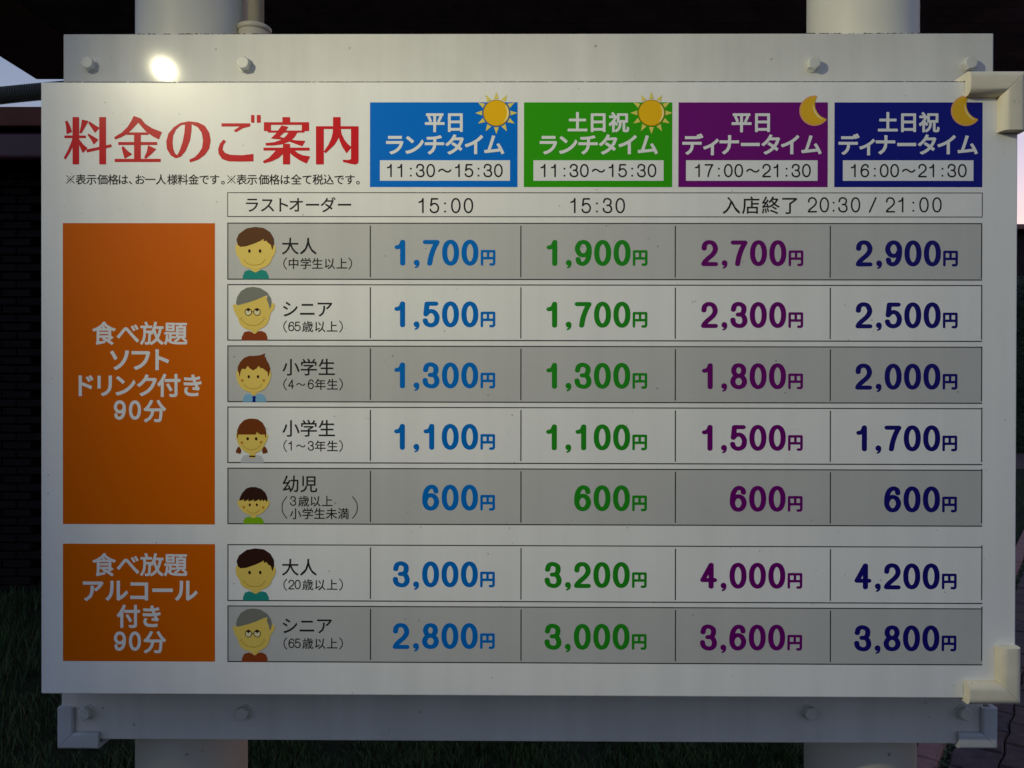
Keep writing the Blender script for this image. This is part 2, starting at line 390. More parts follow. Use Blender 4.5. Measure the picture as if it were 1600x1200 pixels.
for q in TT:
    for a, b in zip(q, q[1:]+q[:1]): fat += capsule(a, b, .45)
p.polys(TT + fat)
p.build('title_lettering', M['red'], board)
p = Print(L2)
p.text('※表示価格は、お一人様料金です。', [110.3,126.5,143,160.3,177,193,204,219.2,235,251.7,269.7,286,302.7,319.2,335.5,348.5], 280.5, 17.2)
p.text('※表示価格は全て税込です。', [361.7,377.8,394,412.2,429,446,463,479.7,496.7,513.5,530,547,559.5], 280.5, 17.2)
p.build('note_lettering', M['black'], board)

def round_text(p, chars, xs, y, em, fat, sq=1): p.text(chars, xs, y, em, fat, sq)

# header panels
def header(x0, x1, col, bx0, bx1, top, topx, bot, botx, t, zero_x):
    q = Print(L1); q.rect(x0, 160, x1, 292.3); o = q.build('header_panel', M[col+'_fill'], board)
    q = Print(L2); q.rect(bx0, 250.5, bx1, 282.5); q.build('time_panel', M['white'], o)
    q = Print(L3)
    q.text(top, topx, 190.8, 32.5, .028); q.text(bot, botx, 225.8, 34.5, .027)
    q.build('header_lettering', M['white'], o)
    q = Print(L3)
    off = [-168.5,-152.2,-136.7,-122,-105.7,-83.7,-62.2,-46,-31,-16.5,0]
    for c, d in zip(t, off): q.digit(c, zero_x+d, 266.6, 13.7, 21, 2.5)
    q.build('time_lettering', M['black'], o)
    return o
lin6 = lambda a, b, n: [a+(b-a)*i/(n-1) for i in range(n)]
hb = header(578.3, 808.8, 'blue', 593.8, 797, '平日', [679.5,711.7], 'ランチタイム', [617,648,679,710.5,740.8,772.3], '11:30~15:30', 778.8)
hg = header(818.8, 1050.5, 'green', 833.6, 1037, '土日祝', [902.5,934.8,967.3], 'ランチタイム', [857,888,919,950.3,980.8,1012.3], '11:30~15:30', 1018.8)
hp = header(1060.2, 1293.5, 'purple', 1072, 1277.5, '平日', [1158.8,1191.5], 'ディナータイム', [1082.5,1111,1139.5,1172.5,1204.3,1234.6,1268], '17:00~21:30', 1260)
hn = header(1303.8, 1535.2, 'navy', 1317, 1521, '土日祝', [1387.3,1419.6,1452], 'ディナータイム', [1326.5,1355,1383.6,1416.6,1448.5,1479,1512], '16:00~21:30', 1503.5)

def ell(cx, cy, rx, ry, n=28, a0=0, a1=2*PI):
    return [(cx+rx*math.cos(a0+(a1-a0)*k/(n if abs(a1-a0) > 6.2 else n-1)), cy+ry*math.sin(a0+(a1-a0)*k/(n if abs(a1-a0) > 6.2 else n-1))) for k in range(n)]
def arcband(cx, cy, r, w, a0, a1, n=14):
    out = []; inn = []
    for k in range(n):
        a = a0+(a1-a0)*k/(n-1); ww = w*math.sin(PI*k/(n-1))**.5/2 + .05
        out.append((cx+(r+ww)*math.cos(a), cy+(r+ww)*math.sin(a))); inn.append((cx+(r-ww)*math.cos(a), cy+(r-ww)*math.sin(a)))
    return out + inn[::-1]

def sun(cx, cy, par):
    q = Print(L3)
    for k in range(12):
        a = -PI/2 + k*PI/6; c, s = math.cos(a), math.sin(a)
        q.poly([(cx+c*33-s*0, cy+s*33), (cx+c*22.2-s*3.8, cy+s*22.2+c*3.8), (cx+c*22.2+s*3.8, cy+s*22.2-c*3.8)], 1)
    q.poly(ell(cx, cy, 20.8, 20.8, 40), 3)
    q.y = -L4; q.poly(ell(cx, cy, 19.6, 19.6, 40), 0)
    q.y = -L4-.0001; q.poly(arcband(cx, cy, 18.2, 2.4, -.75, .9), 2)
    return q.build('sun_emblem', [M['sun_disc'], M['sun_ray'], M['sun_hi'], M['sun_rim']], par)
sun(775.7, 176.7, hb); sun(1018, 176.5, hg)

def moon(cx, cy, par):
    # outer circle r 23.7; inner circle through both tips
    T1, T2 = (3.8, -23.6), (18.9, 13.8); m = (.3, -7.0)
    def circ(a, b, c):
        ax_, ay_, bx_, by_, cx_, cy_ = *a, *b, *c
        d = 2*(ax_*(by_-cy_)+bx_*(cy_-ay_)+cx_*(ay_-by_))
        ux = ((ax_**2+ay_**2)*(by_-cy_)+(bx_**2+by_**2)*(cy_-ay_)+(cx_**2+cy_**2)*(ay_-by_))/d
        uy = ((ax_**2+ay_**2)*(cx_-bx_)+(bx_**2+by_**2)*(ax_-cx_)+(cx_**2+cy_**2)*(bx_-ax_))/d
        return ux, uy, math.hypot(ax_-ux, ay_-uy)
    ux, uy, r = circ(T1, m, T2)
    def cres(R, rr, sh=0):
        a0 = math.atan2(T1[1], T1[0]); a1 = math.atan2(T2[1], T2[0])
        a0 -= 2*PI*0
        out = [(R*math.cos(a), R*math.sin(a)) for a in lin6(a0, a1-2*PI, 30)]
        b0 = math.atan2(T2[1]-uy, T2[0]-ux); b1 = math.atan2(T1[1]-uy, T1[0]-ux)
        if b1 < 0: b1 += 2*PI
        out += [(ux+rr*math.cos(b), uy+rr*math.sin(b)) for b in lin6(b0, b1, 20)][1:-1]
        return [(cx+x, cy+y) for x, y in out]
    q = Print(L3); q.poly(cres(23.7, r), 1)
    q.y = -L4; q.poly([(cx+(x-cx)*.93+.6, cy+(y-cy)*.93-.2) for x, y in cres(23.7, r)], 0)
    q.y = -L4-.0001; q.poly(arcband(cx+ux, cy+uy, r+2.2, 2.0, math.atan2(T2[1]-uy, T2[0]-ux)+.18, math.atan2(m[1]-uy, m[0]-ux)+.1), 2)
    return q.build('moon_emblem', [M['moon'], M['moon_rim'], M['moon_hi']], par)
moon(1272.7, 173, hp); moon(1509.3, 173.2, hn)

# orange blocks
def block(y0, y1, rows):
    q = Print(L1); q.rect(98.3, y0, 335.8, y1); o = q.build('plan_panel', M['orange'], board)
    q = Print(L2)
    for chars, xs, y, em, fat in rows:
        for c, x in zip(chars, xs):
            if c in '90': q.digit(c, x, y-1.2, 19, 30.5, 5)
            else: q.glyph(c, x, y, em, fat)
    q.build('plan_lettering', M['white'], o)
    return o
block(348.7, 818.8, [('食べ放題', [162.8,200,237.5,274.7], 520.8, 38, .020), ('ソフト', [187,220.2,253.5], 561.8, 38, .028),
   ('ドリンク付き', [134.5,163.7,196.2,229.8,264,301], 602, 38, .025), ('90分', [187.3,211,242], 642, 37, .025)])
block(849.5, 1032.8, [('食べ放題', [162.8,200,237.3,274.5], 882.3, 38, .020), ('アルコール', [145.6,182.5,217.5,254,291], 922.3, 38, .028),
   ('付き', [200.6,237], 962.7, 38, .025), ('90分', [187.3,210.8,241.7], 1003, 37, .025)])

# face pictures (photo pixels)
FM = ['skin','hair','shirt','eye','smile','cheek','extra','skin_edge']
def face(kind, dy, par, hair_override=None):
    q = Print(L3)
    def P(pts, mi, k=4, lay=L3, sm=True):
        q.y = -lay; q.poly([(x, y+dy) for x, y in (cr(pts, k, True) if sm else pts)], mi)
    def Ln(pts, r, mi, lay):
        q.y = -lay; q.polys([[ (a, b+dy) for a, b in c] for c in stroke(cr(pts, 4), r, 6)], mi)
    lay2, lay3, lay4 = L4, L4+.0001, L4+.0002
    if kind == 'adult':      # frame 360..440 x 350..440, scale 13.33
        T = lambda pts: [(360+x/13.333, 350+y/13.333) for x, y in pts]
        P(T([(260,1150),(262,1085),(300,990),(390,955),(425,968),(525,1010),(620,968),(660,955),(750,985),(800,1085),(803,1150)]), 2, sm=False)
        P(T([(455,880),(605,880),(625,960),(525,1015),(430,960)]), 0, lay=lay2, sm=False)
        P(T([(110,500),(130,430),(250,300),(500,200),(760,290),(900,420),(945,500),(935,600),(870,720),(830,810),(720,900),(525,945),(340,905),(235,830),(185,720),(125,620)]), 0, lay=lay3)
        P(T([(130,330),(180,210),(340,95),(520,62),(700,85),(830,170),(905,300),(912,420),(880,545),(862,500),(845,435),(790,400),(745,345),(700,370),(692,312),(640,350),(500,410),(330,468),(210,478),(160,440)]), 1, k=2, lay=lay4, sm=False)
        e = [(400,565),(622,565)]; er = (27,38); smile = [(280,735),(340,810),(430,852),(525,858),(630,840),(690,790),(725,735)]
        cheeks = []
    elif kind == 'senior':   # frame 360..440 x 440..540, scale 12
        T = lambda pts: [(360+x/12, 440+y/12) for x, y in pts]
        P(T([(210,1105),(215,1040),(260,950),(340,928),(400,945),(455,985),(520,935),(590,925),(665,965),(695,1040),(697,1105)]), 2, sm=False)
        P(T([(380,880),(540,880),(530,925),(458,985),(385,925)]), 0, lay=lay2, sm=False)
        P(T([(50,470),(70,420),(120,430),(300,300),(640,260),(770,400),(810,400),(832,440),(815,520),(760,590),(730,700),(680,810),(560,890),(440,915),(300,890),(190,810),(140,680),(85,580)]), 0, lay=lay3)
        P(T([(108,400),(130,290),(200,180),(310,115),(430,100),(560,120),(690,200),(760,310),(775,400),(765,470),(740,520),(722,430),(685,340),(700,240),(640,275),(480,345),(330,395),(150,442),(120,435)]), 1, k=2, lay=lay4, sm=False)
        e = []; smile = [(205,705),(260,765),(330,808),(420,825),(520,808),(590,765),(635,705)]; er = (0,0); cheeks = []
        for cx in (340, 503):
            c = T([(cx,572)])[0]
            q.y = -lay4; q.poly([(x, y+dy) for x, y in ell(c[0], c[1], 4.6, 4.8, 20)], 6)
            q.polys([[(a, b+dy) for a, b in s] for s in stroke(ell(c[0], c[1], 5.0, 5.2, 20)+[ell(c[0], c[1], 5.0, 5.2, 20)[0]], .55, 6)], 3) if False else None
            q.y = -lay4-.0001; ring = ell(c[0], c[1], 5.1, 5.3, 20); ring.append(ring[0])
            q.polys([[(a, b+dy) for a, b in s] for s in stroke(ring, .5, 6)], 3)
            q.y = -lay4-.0002; q.poly([(x, y+dy) for x, y in [(c[0], c[1]-6.8),(c[0]+3.2, c[1]-3.6),(c[0], c[1]-.8),(c[0]-3.2, c[1]-3.6)]], 3)
        q.y = -lay4-.0001; a, b = T([(398,568),(442,568)]); q.polys([[(x, y+dy) for x, y in s] for s in capsule(a, b, .5)], 3)
        Ln(T([(178,705),(205,690),(225,672)]), .35, 4, lay4); Ln(T([(615,665),(640,685),(668,705)]), .35, 4, lay4)
    elif kind == 'boy':      # frame 360..440 x 540..640
        T = lambda pts: [(360+x/12, 540+y/12) for x, y in pts]
        P(T([(228,1055),(235,1000),(270,925),(340,900),(380,920),(440,950),(510,915),(570,900),(640,940),(665,1000),(668,1055)]), 2, sm=False)
        P(T([(375,840),(520,840),(505,905),(445,935),(385,905)]), 0, lay=lay2, sm=False)
        P(T([(110,520),(160,420),(300,330),(600,330),(730,430),(765,520),(745,640),(690,760),(600,840),(450,880),(290,850),(190,770),(130,650)]), 0, lay=lay3)
        P(T([(140,480),(140,400),(185,310),(260,230),(350,195),(440,192),(540,185),(600,168),(648,145),(640,215),(665,218),(672,260),(725,350),(748,430),(740,510),(712,590),(700,500),(640,450),(600,420),(575,432),(535,380),(490,430),(430,465),(370,430),(325,380),(285,445),(225,432),(195,480),(178,590),(158,500)]), 1, lay=lay4, sm=False)
        P(T([(412,970),(430,945),(465,945),(482,970),(465,1000),(475,1055),(412,1055),(425,1000)]), 6, lay=lay4, sm=False)
        e = [(348,583),(520,583)]; er = (22,30); smile = [(245,715),(300,775),(370,805),(440,810),(520,795),(570,765),(590,715)]; cheeks = [(225,655),(628,655)]
    elif kind == 'girl':     # frame 360..440 x 640..730, scale 13.33
        T = lambda pts: [(360+x/13.333, 640+y/13.333) for x, y in pts]
        P(T([(215,1105),(225,1030),(280,955),(380,940),(540,940),(640,965),(690,1040),(700,1105)]), 2, sm=False)
        P(T([(385,870),(530,870),(520,1000),(460,1025),(400,1000)]), 0, lay=lay2, sm=False)
        P(T([(120,560),(135,500),(300,400),(600,400),(760,510),(785,560),(760,640),(700,760),(620,860),(460,920),(310,880),(210,790),(150,680)]), 0, lay=lay3)
        P(T([(140,520),(145,430),(190,320),(280,225),(380,190),(470,186),(570,200),(670,270),(730,380),(748,480),(745,560),(728,600),(722,520),(612,520),(597,480),(580,518),(560,455),(530,520),(165,520),(160,610),(145,580)]), 1, lay=lay4, sm=False)
        for s in (0, 1):
            t = [(180,765),(225,830),(228,880),(195,935),(185,905),(155,920),(145,895),(115,905),(118,850),(150,790)]
            if s: t = [(890-x, y) for x, y in t]
            P(T(t), 1, lay=lay2, sm=False)
        P(T([(398,958),(518,958),(518,988),(398,988)]), 3, lay=lay4, sm=False)
        e = [(362,607),(540,607)]; er = (27,33); smile = [(258,745),(320,800),(400,832),(470,835),(550,810),(600,770),(625,735)]; cheeks = [(243,690),(643,682)]
    else:                    # infant, frame 360..440 x 730..830
        T = lambda pts: [(360+x/12, 730+y/12) for x, y in pts]
        P(T([(240,1060),(245,1010),(280,945),(340,925),(430,950),(520,925),(585,950),(622,1010),(630,1060)]), 2, sm=False)
        P(T([(380,880),(490,880),(490,940),(435,955),(380,940)]), 0, lay=lay2, sm=False)
        P(T([(130,660),(165,610),(300,520),(560,520),(710,620),(738,660),(710,740),(620,840),(530,890),(435,905),(330,885),(240,830),(165,740)]), 0, lay=lay3)
        P(T([(165,628),(185,560),(225,480),(300,400),(380,372),(480,372),(580,405),(650,470),(690,560),(698,645),(675,640),(645,605),(625,640),(590,605),(562,640),(535,600),(490,630),(435,640),(450,605),(380,630),(335,640),(345,600),(290,630),(248,640),(262,600),(200,622)]), 1, lay=lay4, sm=False)
        e = [(365,705),(497,705)]; er = (19,27); smile = [(310,800),(360,845),(430,860),(500,845),(550,805)]; cheeks = [(253,750),(617,757)]
    sc_ = 13.333 if kind in ('adult','girl') else 12
    for c in e:
        c2 = T([c])[0]; q.y = -lay4-.0001; q.poly([(x, y+dy) for x, y in ell(c2[0], c2[1], er[0]/sc_, er[1]/sc_, 14)], 3)
    for c in cheeks:
        c2 = T([c])[0]; q.y = -lay4; q.poly([(x, y+dy) for x, y in ell(c2[0], c2[1], 2.2, 2.2, 14)], 5)
    Ln(T(smile), .42, 4, lay4)
    hair = hair_override or {'adult':'hair_brown','senior':'hair_grey','boy':'hair_red','girl':'hair_red','infant':'hair_dark'}[kind]
    shirt = {'adult':'teal','senior':'rust','boy':'pale_blue','girl':'pale','infant':'lime'}[kind]
    extra = {'senior':'glass','boy':'tie'}.get(kind, 'white')
    return q.build('face_picture', [M[k] for k in ('skin', hair, shirt, 'eye', 'smile', 'cheek', extra, 'skin_edge')], par)

def paren(q, x, y, h, w, left, r=.75):
    s = -1 if left else 1
    pts = [(x - s*w/2, y-h/2), (x+s*w/2*.6, y-h/4), (x+s*w/2, y), (x+s*w/2*.6, y+h/4), (x-s*w/2, y+h/2)]
    q.polys(stroke(cr(pts, 4), r, 6))
def sub_text(q, chars, xs, y, em=18.4):
    for c, x in zip(chars, xs):
        if c == '(': paren(q, x-.3, y, 17.5, 4.2, True)
        elif c == ')': paren(q, x+.3, y, 17.5, 4.2, False)
        elif c in '0123456789': q.digit(c, x, y-.2, 9.6, 15.2, 1.75)
        elif c == '~': q.digit(c, x, y, 9.4, 15.2, 1.7)
        else: q.glyph(c, x, y, em)

XL, XR = 355.3, 1534.5
COLS = ['blue', 'green', 'purple', 'navy']
RIGHT = [774.2, 1011.8, 1255.2, 1496.6]     # right edge of the yen sign in the first row
DIVX = [578.8, 814.0, 1055.3, 1297.4]
def price(q, s, xr, yc):
    yen_c = xr-11.5
    q.digit('円', yen_c, yc+8.0, 23, 24.6, 4.0)
    x = yen_c-28.3                       # centre of the last digit
    for c in reversed(s):
        if c == ',':
            x += 7.4                      # narrower cell
            q.polys([ell(x+.2, yc+15.5, 4.6, 4.6, 16), [(x+4.8, yc+15.5), (x+4.6, yc+19), (x+2.6, yc+22.6), (x-1.6, yc+24.4), (x-3, yc+23.2), (x-2.6, yc+22), (x+.2, yc+20.4), (x+.8, yc+18.6)]])
            x -= 23
        else:
            q.digit(c, x, yc, 26.5, 40.6, 8.1, 6.5); x -= 30.3

def price_row(y0, y1, grey, kind, dy, big, bigx, bigy, sub, subx, suby, prices, pc, drift, hair=None, infant=False):
    q = Print(L1)
    q.rect(XL, y0, XR, y1, 0)
    o = q.build('price_row', M['grey'] if grey else M['row_white'], board)
    q = Print(L2); t = 1.6
    q.rect(XL, y0, XR, y0+t); q.rect(XL, y1-t, XR, y1); q.rect(XL, y0+t, XL+t, y1-t); q.rect(XR-t, y0+t, XR, y1-t)
    q.build('row_border', M['line'], o)
    for x in DIVX:
        q = Print(L2); xx = x+drift*(x-350)/1180*.0
        a = B(xx, y0)[0]; z0 = B(355, y0+4.5)[1]; z1 = B(355, y1-4)[1]; n = len(q.v)
        q.v += [(a-.85*S, q.y, z1), (a+.85*S, q.y, z1), (a+.85*S, q.y, z0), (a-.85*S, q.y, z0)]; q.f.append(((0,1,2,3), 0))
        q.build('divider_line', M['line'], o)
    face(kind, dy, o, hair)
    q = Print(L2)
    for c, x in zip(big, bigx): q.glyph(c, x, bigy, 28)
    if infant:
        sub_text(q, '3歳以上', [458,474.5,493,511.3], 783, 18.2)
        for c, x in zip('小学生未満', [461.8,480.7,499.3,518,536.5]): q.glyph(c, x, 802.5, 18.6)
        paren(q, 444.5, 793, 34, 7.5, True, .7); paren(q, 554.5, 793, 34, 7.5, False, .7)
    else: sub_text(q, sub, subx, suby)
    q.build('label_lettering', M['black'], o)
    zc_left = (y0+y1)/2
    for k, s in enumerate(prices):
        q = Print(L2)
        # the centre height is taken in board coordinates, so the row stays level
        f = (pc-128.5)/955.5; xr = RIGHT[k]
        yl = 127.9 + f*(955.5+8*(xr-64)/1527.)
        # convergence of the columns towards the bottom
        xr2 = xr - (5*(xr/1591.0))*(f-.28)*.9
        price(q, s, xr2, yl)
        q.build('price_lettering', M[COLS[k]], o)
    return o

D2 = [453.7, 481.9]
SX = [446,455.3,465,480.8,500.3,518.8,532.5]
# last-order row
q = Print(L1); q.rect(XL, 300.5, XR+.8, 339, 0); lo = q.build('last_order_row', M['row_white'], board)
q = Print(L2); t = 1.2
q.rect(XL, 300.5, XR+.8, 300.5+t); q.rect(XL, 339-t, XR+.8, 339); q.rect(XL, 300.5+t, XL+t, 339-t); q.rect(XR+.8-t, 300.5+t, XR+.8, 339-t); q.build('row_border', M['line'], lo)
q = Print(L2)
q.text('ラストオーダー', [394,418.2,443.5,462.8,488.5,512.8,538.5], 320, 25.5)
q.build('label_lettering', M['black'], lo); q = Print(L2)
for c, d in zip('15:00', [-72,-53.2,-36.5,-19.7,0]): q.digit(c, 732+d, 321.3, 15, 24, 2.6)
q.build('time_lettering', M['black'], lo); q = Print(L2)
for c, d in zip('15:30', [-72,-53.2,-36.5,-20,0]): q.digit(c, 969.2+d, 321.3, 15, 24, 2.6)
q.build('time_lettering', M['black'], lo); q = Print(L2)
q.text('入店終了', [1142.8,1173,1204.4,1234.2], 320.6, 29)
for c, x in zip('20:30/21:00', [1269.4,1288,1302.5,1317,1336.8,1363.7,1391.3,1409.5,1427,1443.7,1464]): q.digit(c, x, 320, 14.7, 24, 2.5)
q.build('entry_lettering', M['black'], lo)

price_row(347.9, 437, True, 'adult', 0, '大人', D2, 384.6, '(中学生以上)', [446,458.8,477.8,496.2,515.6,534.2,547], 411.8, ['1,700','1,900','2,700','2,900'], 394.4, 0)
price_row(444, 532.2, False, 'senior', 0, 'シニア', [453.7,480.3,507.8], 482.7, '(65歳以上)', SX, 510.3, ['1,500','1,700','2,300','2,500'], 490.4, 1)
price_row(539.7, 628.3, True, 'boy', 0, '小学生', [454.7,482.5,510.6], 573.7, '(4~6年生)', [446,455,470,485.7,500.5,519.4,532.5], 600.6, ['1,300','1,300','1,800','2,000'], 585.4, 2)
price_row(635.2, 723.5, False, 'girl', 0, '小学生', [454.7,482.5,510.6], 669.3, '(1~3年生)', [446,454.5,470,485.7,500.5,519.4,532.5], 696.8, ['1,100','1,100','1,500','1,700'], 681.0, 3)
price_row(730.7, 819, True, 'infant', 0, '幼児', [454,482.5], 756, '', [], 0, ['600','600','600','600'], 775.6, 4, infant=True)
price_row(850.2, 939, False, 'adult', 502, '大人', [453.5,481.8], 886.3, '(20歳以上)', SX, 913.6, ['3,000','3,200','4,000','4,200'], 895.0, 4, hair='hair_dark')
price_row(945.9, 1034.3, True, 'senior', 502.2, 'シニア', [453,479.5,507], 977.5, '(65歳以上)', SX, 1005.3, ['2,800','3,000','3,600','3,800'], 991.0, 5)

# ------------------------------------------------------------------ L-shaped corner guards
def guard(name, corner, la, lb, w, depth, sx, sz, yf, parent, m, slot=True):
    """two mitred arms from the outer corner (x,z); arm along x of length la, along z of length lb; w wide; sx, sz = direction of the arms"""
    # cross-section across the arm: (t, y) t from outer edge 0 to inner w ; front at yf (towards camera, smaller y)
    r = min(w, depth)*.62
    prof = []
    for k in range(9):
        a = PI/2*k/8; prof.append((r - r*math.cos(a), yf + r - r*math.sin(a)))
    for k in range(9):
        a = PI/2*k/8; prof.append((w - r + r*math.sin(a), yf + r - r*math.cos(a)))
    prof += [(w, yf+depth*.98), (w*.80, yf+depth), (w*.80, yf+depth*.9), (w*.3, yf+depth*.9), (w*.3, yf+depth+.03), (0, yf+depth+.03)]
    def arm(horizontal):
        bm = bmesh.new(); L = la if horizontal else lb
        A, C = [], []
        for t, y in prof:
            if horizontal:
                A.append(bm.verts.new((corner[0]+sx*(t+.0001), y, corner[1]+sz*t))); C.append(bm.verts.new((corner[0]+sx*L, y, corner[1]+sz*t)))
            else:
                A.append(bm.verts.new((corner[0]+sx*t, y, corner[1]+sz*(t+.0001)))); C.append(bm.verts.new((corner[0]+sx*t, y, corner[1]+sz*L)))
        n = len(prof)
        for k in range(n): bm.faces.new((A[k], A[(k+1)%n], C[(k+1)%n], C[k]))
        bm.faces.new(A); bm.faces.new(C[::-1])
        bmesh.ops.recalc_face_normals(bm, faces=bm.faces)
        bmesh.ops.bevel(bm, geom=[e for e in bm.edges if (e.verts[0] in A and e.verts[1] in A)], offset=.0006, segments=1, affect='EDGES')
        o = bm_link('guard_arm', bm, m, g, smooth=True); o.data.set_sharp_from_angle(angle=math.radians(38))
        return o
    g = bpy.data.objects.new(name, None); COL.objects.link(g); g.parent = parent
    g.location = Vector((corner[0], yf, corner[1])) - parent.location; g.empty_display_size = .02
    arm(True); arm(False)
    return g

# board guards sit proud of the board front
YG = -.014
c1 = at(1607, 108, YG); i1 = at(1507, 152.5, 0); j1 = at(1564, 208, 0)
guard('corner_guard', (c1.x, c1.z), c1.x-i1.x, c1.z-j1.z, c1.z-i1.z, -YG, -1, -1, YG, board, M['guard'])
c2 = at(1599, 1104, YG); i2 = at(1505.5, 1062.5, 0); j2 = at(1557, 1008, 0)
guard('corner_guard', (c2.x, c2.z), c2.x-i2.x, j2.z-c2.z, i2.z-c2.z, -YG, -1, 1, YG, board, M['guard'])

# ------------------------------------------------------------------ sign stand: posts, rails, bolts
stand = empty('sign_stand', (0, .1, 0), label='white painted steel stand of two round posts and two bolted rails behind the price board', cat='sign stand')
YR, TR = .064, .030       # rail front, rail thickness
def rail(x0, x1, ytop, ybot, rough_edge):
    a, b = at(x0, ytop, YR), at(x1, ybot, YR)
    bm = bmesh.new(); box(bm, a.x, b.x, YR+.001, YR+TR, b.z, a.z, bevel=.0015, seg=2)
    o = bm_link('rail', bm, M['rail'], stand)
    return o, a, b
rt, ta, tb = rail(98, 1553, 52.5, 160, True)
rb, ba, bb = rail(95, 1537, 1050, 1163, False)
def bolt(px, py, par):
    c = at(px, py, YR); bm = bmesh.new()
    ang = random.random()
    a = Vector((0,-1,0)); u = Vector((math.cos(ang),0,math.sin(ang))); v = a.cross(u)
    def ring(r_, h, hexed):
        out = []
        for k in range(24):
            t = 2*PI*k/24; rr = r_*(math.cos(PI/6)/math.cos((t % (PI/3))-PI/6)) if hexed else r_
            out.append(bm.verts.new(c + a*h + (u*math.cos(t)+v*math.sin(t))*rr))
        return out
    hh_ = [ring(.0098, -.001, False), ring(.0098, .0009, False), ring(.0090, .0010, True), ring(.0090, .0076, True), ring(.0072, .0094, False), ring(.0058, .0095, False)]
    for A, C in zip(hh_, hh_[1:]):
        for k in range(24): bm.faces.new((A[k], A[(k+1)%24], C[(k+1)%24], C[k]))
    bm.faces.new(hh_[-1])
    bmesh.ops.recalc_face_normals(bm, faces=bm.faces)
    return bm_link('bolt', bm, M['bolt'], par)
for x in (141, 383, 1269, 1512): bolt(x, 101.5, rt)
for x in (136, 381, 1264, 1504): bolt(x, 1112, rb)
# ragged line of grime and chipped paint along the rail top and along the joint above the board
def grime(z, y0, y1, x0, x1, n, par, amp):
    bm = bmesh.new()
    for k in range(n):
        x = random.uniform(x0, x1); w = random.uniform(.0006, .004); h = random.uniform(.0002, amp)
        box(bm, x, x+w, y0, y1, z-.0004, z+h)
    o = bm_link('grime_line', bm, M['grime'], par); o['kind'] = 'stuff'
grime(ta.z, YR+.002, YR+.006, ta.x+.01, tb.x-.01, 420, rt, .0010)
zt = ZC+H/2
grime(zt+.0001, .0006, .004, -W/2+.02, W/2-.06, 1700, rt, .0007)
# rail corner guards
YB = YR-.006
g1 = at(88, 1171, YB); k1 = at(153, 1147.5, YB); m1 = at(115, 1107, YB)
guard('rail_guard', (g1.x, g1.z), k1.x-g1.x, m1.z-g1.z, .0215, .006, 1, 1, YB, stand, M['guard_grey'])
g2 = at(1560, 1171, YB); k2 = at(1499, 1147, YB)
guard('rail_guard', (g2.x, g2.z), g2.x-k2.x, at(1534, 1107, YB).z-g2.z, .0205, .006, -1, 1, YB, stand, M['guard_grey'])
# posts
PY = YR+TR+.0755
for xa, xb in ((211, 387.5), (1258, 1435)):
    # radius from the apparent width of the cylinder
    ca = ((xa+xb)/2-800)/F; d = PY-CAM.y
    al, ar = math.atan((xa-800)/F), math.atan((xb-800)/F); mid = (al+ar)/2; half = (ar-al)/2
    X = CAM.x + d*math.tan(mid + .0067*-1); R_ = math.hypot(d, X-CAM.x)*math.sin(half)
    bm = bmesh.new(); lathe(bm, [(R_, -.05), (R_, 2.25), (R_*.96, 2.262), (R_*.7, 2.27)], (X, PY, 0), 'Z', 96)
    bm_link('post', bm, M['post'], stand)

# ------------------------------------------------------------------ conduit and corrugated hose
YC = .16
cp = at(400, 30, YC)
cz = empty('conduit_pipe', (cp.x, YC, cp.z), label='thin beige conduit pipe with a coupling beside the left white post', cat='pipe')
bm = bmesh.new(); lathe(bm, [(.0112,0), (.0112,.9)], (cp.x, YC, cp.z-.02), 'Z', 28); bm_link('pipe', bm, M['conduit'], cz)
e0 = at(373, 43, YC); e1 = at(424, 43, YC)
bm = bmesh.new(); xm = (e0.x+e1.x)/2
lathe(bm, [(.0215,-.16),(.0225,-.158),(.0225,.004),(.0215,.006),(.0115,.0062)], (xm-.001, YC, at(400,52,YC).z), 'Z', 36)
bm_link('coupling', bm, M['conduit'], cz)
bm = bmesh.new(); lathe(bm, [(.0225,0),(.024,.001),(.024,.007),(.0225,.008)], (xm-.001, YC, at(400,52,YC).z-.0), 'Z', 36); bm_link('coupling_collar', bm, M['conduit'], cz)

hose = bmesh.new()
P0, P1 = at(-160, 172, .12), at(110, 139, .115)
pts = []; NR = 330
Pa = at(-900, 470, .35)
ctrl = [(-2.6, .9, .02), (-2.35, .6, .9), tuple(Pa), tuple(at(-420, 235, .2)), tuple(P0), tuple(P1), tuple(at(230, 140, .13))]
def crv(t):
    n = len(ctrl)-1; i = min(int(t*n), n-1); s = t*n-i
    p0, p1, p2, p3 = (Vector(ctrl[max(0, min(n, i+j))]) for j in (-1,0,1,2))
    return .5*((2*p1)+(-p0+p2)*s+(2*p0-5*p1+4*p2-p3)*s*s+(-p0+3*p1-3*p2+p3)*s**3)
samp = [crv(k/400) for k in range(401)]
acc = [0]
for a, b in zip(samp, samp[1:]): acc.append(acc[-1]+(b-a).length)
NR = int(acc[-1]/.00082)
prev = None; j = 0
for k in range(NR):
    s = acc[-1]*k/(NR-1)
    while j < 399 and acc[j+1] < s: j += 1
    t = (s-acc[j])/max(1e-9, acc[j+1]-acc[j]); c = samp[j].lerp(samp[j+1], t); tg = (samp[j+1]-samp[j]).normalized()
    u = tg.cross(Vector((0,0,1))).normalized(); v = u.cross(tg)
    r = .0102 + (.0014 if k % 4 in (0,1) else -.0014)
    ring = [hose.verts.new(c + (u*math.cos(2*PI*q_/12)+v*math.sin(2*PI*q_/12))*r) for q_ in range(12)]
    if prev:
        for q_ in range(12): hose.faces.new((prev[q_], prev[(q_+1)%12], ring[(q_+1)%12], ring[q_]))
    prev = ring
o = bm_link('corrugated_hose', hose, M['corrugated']); tag(o, 'dark corrugated cable hose running off to the left behind the board corner', 'hose')

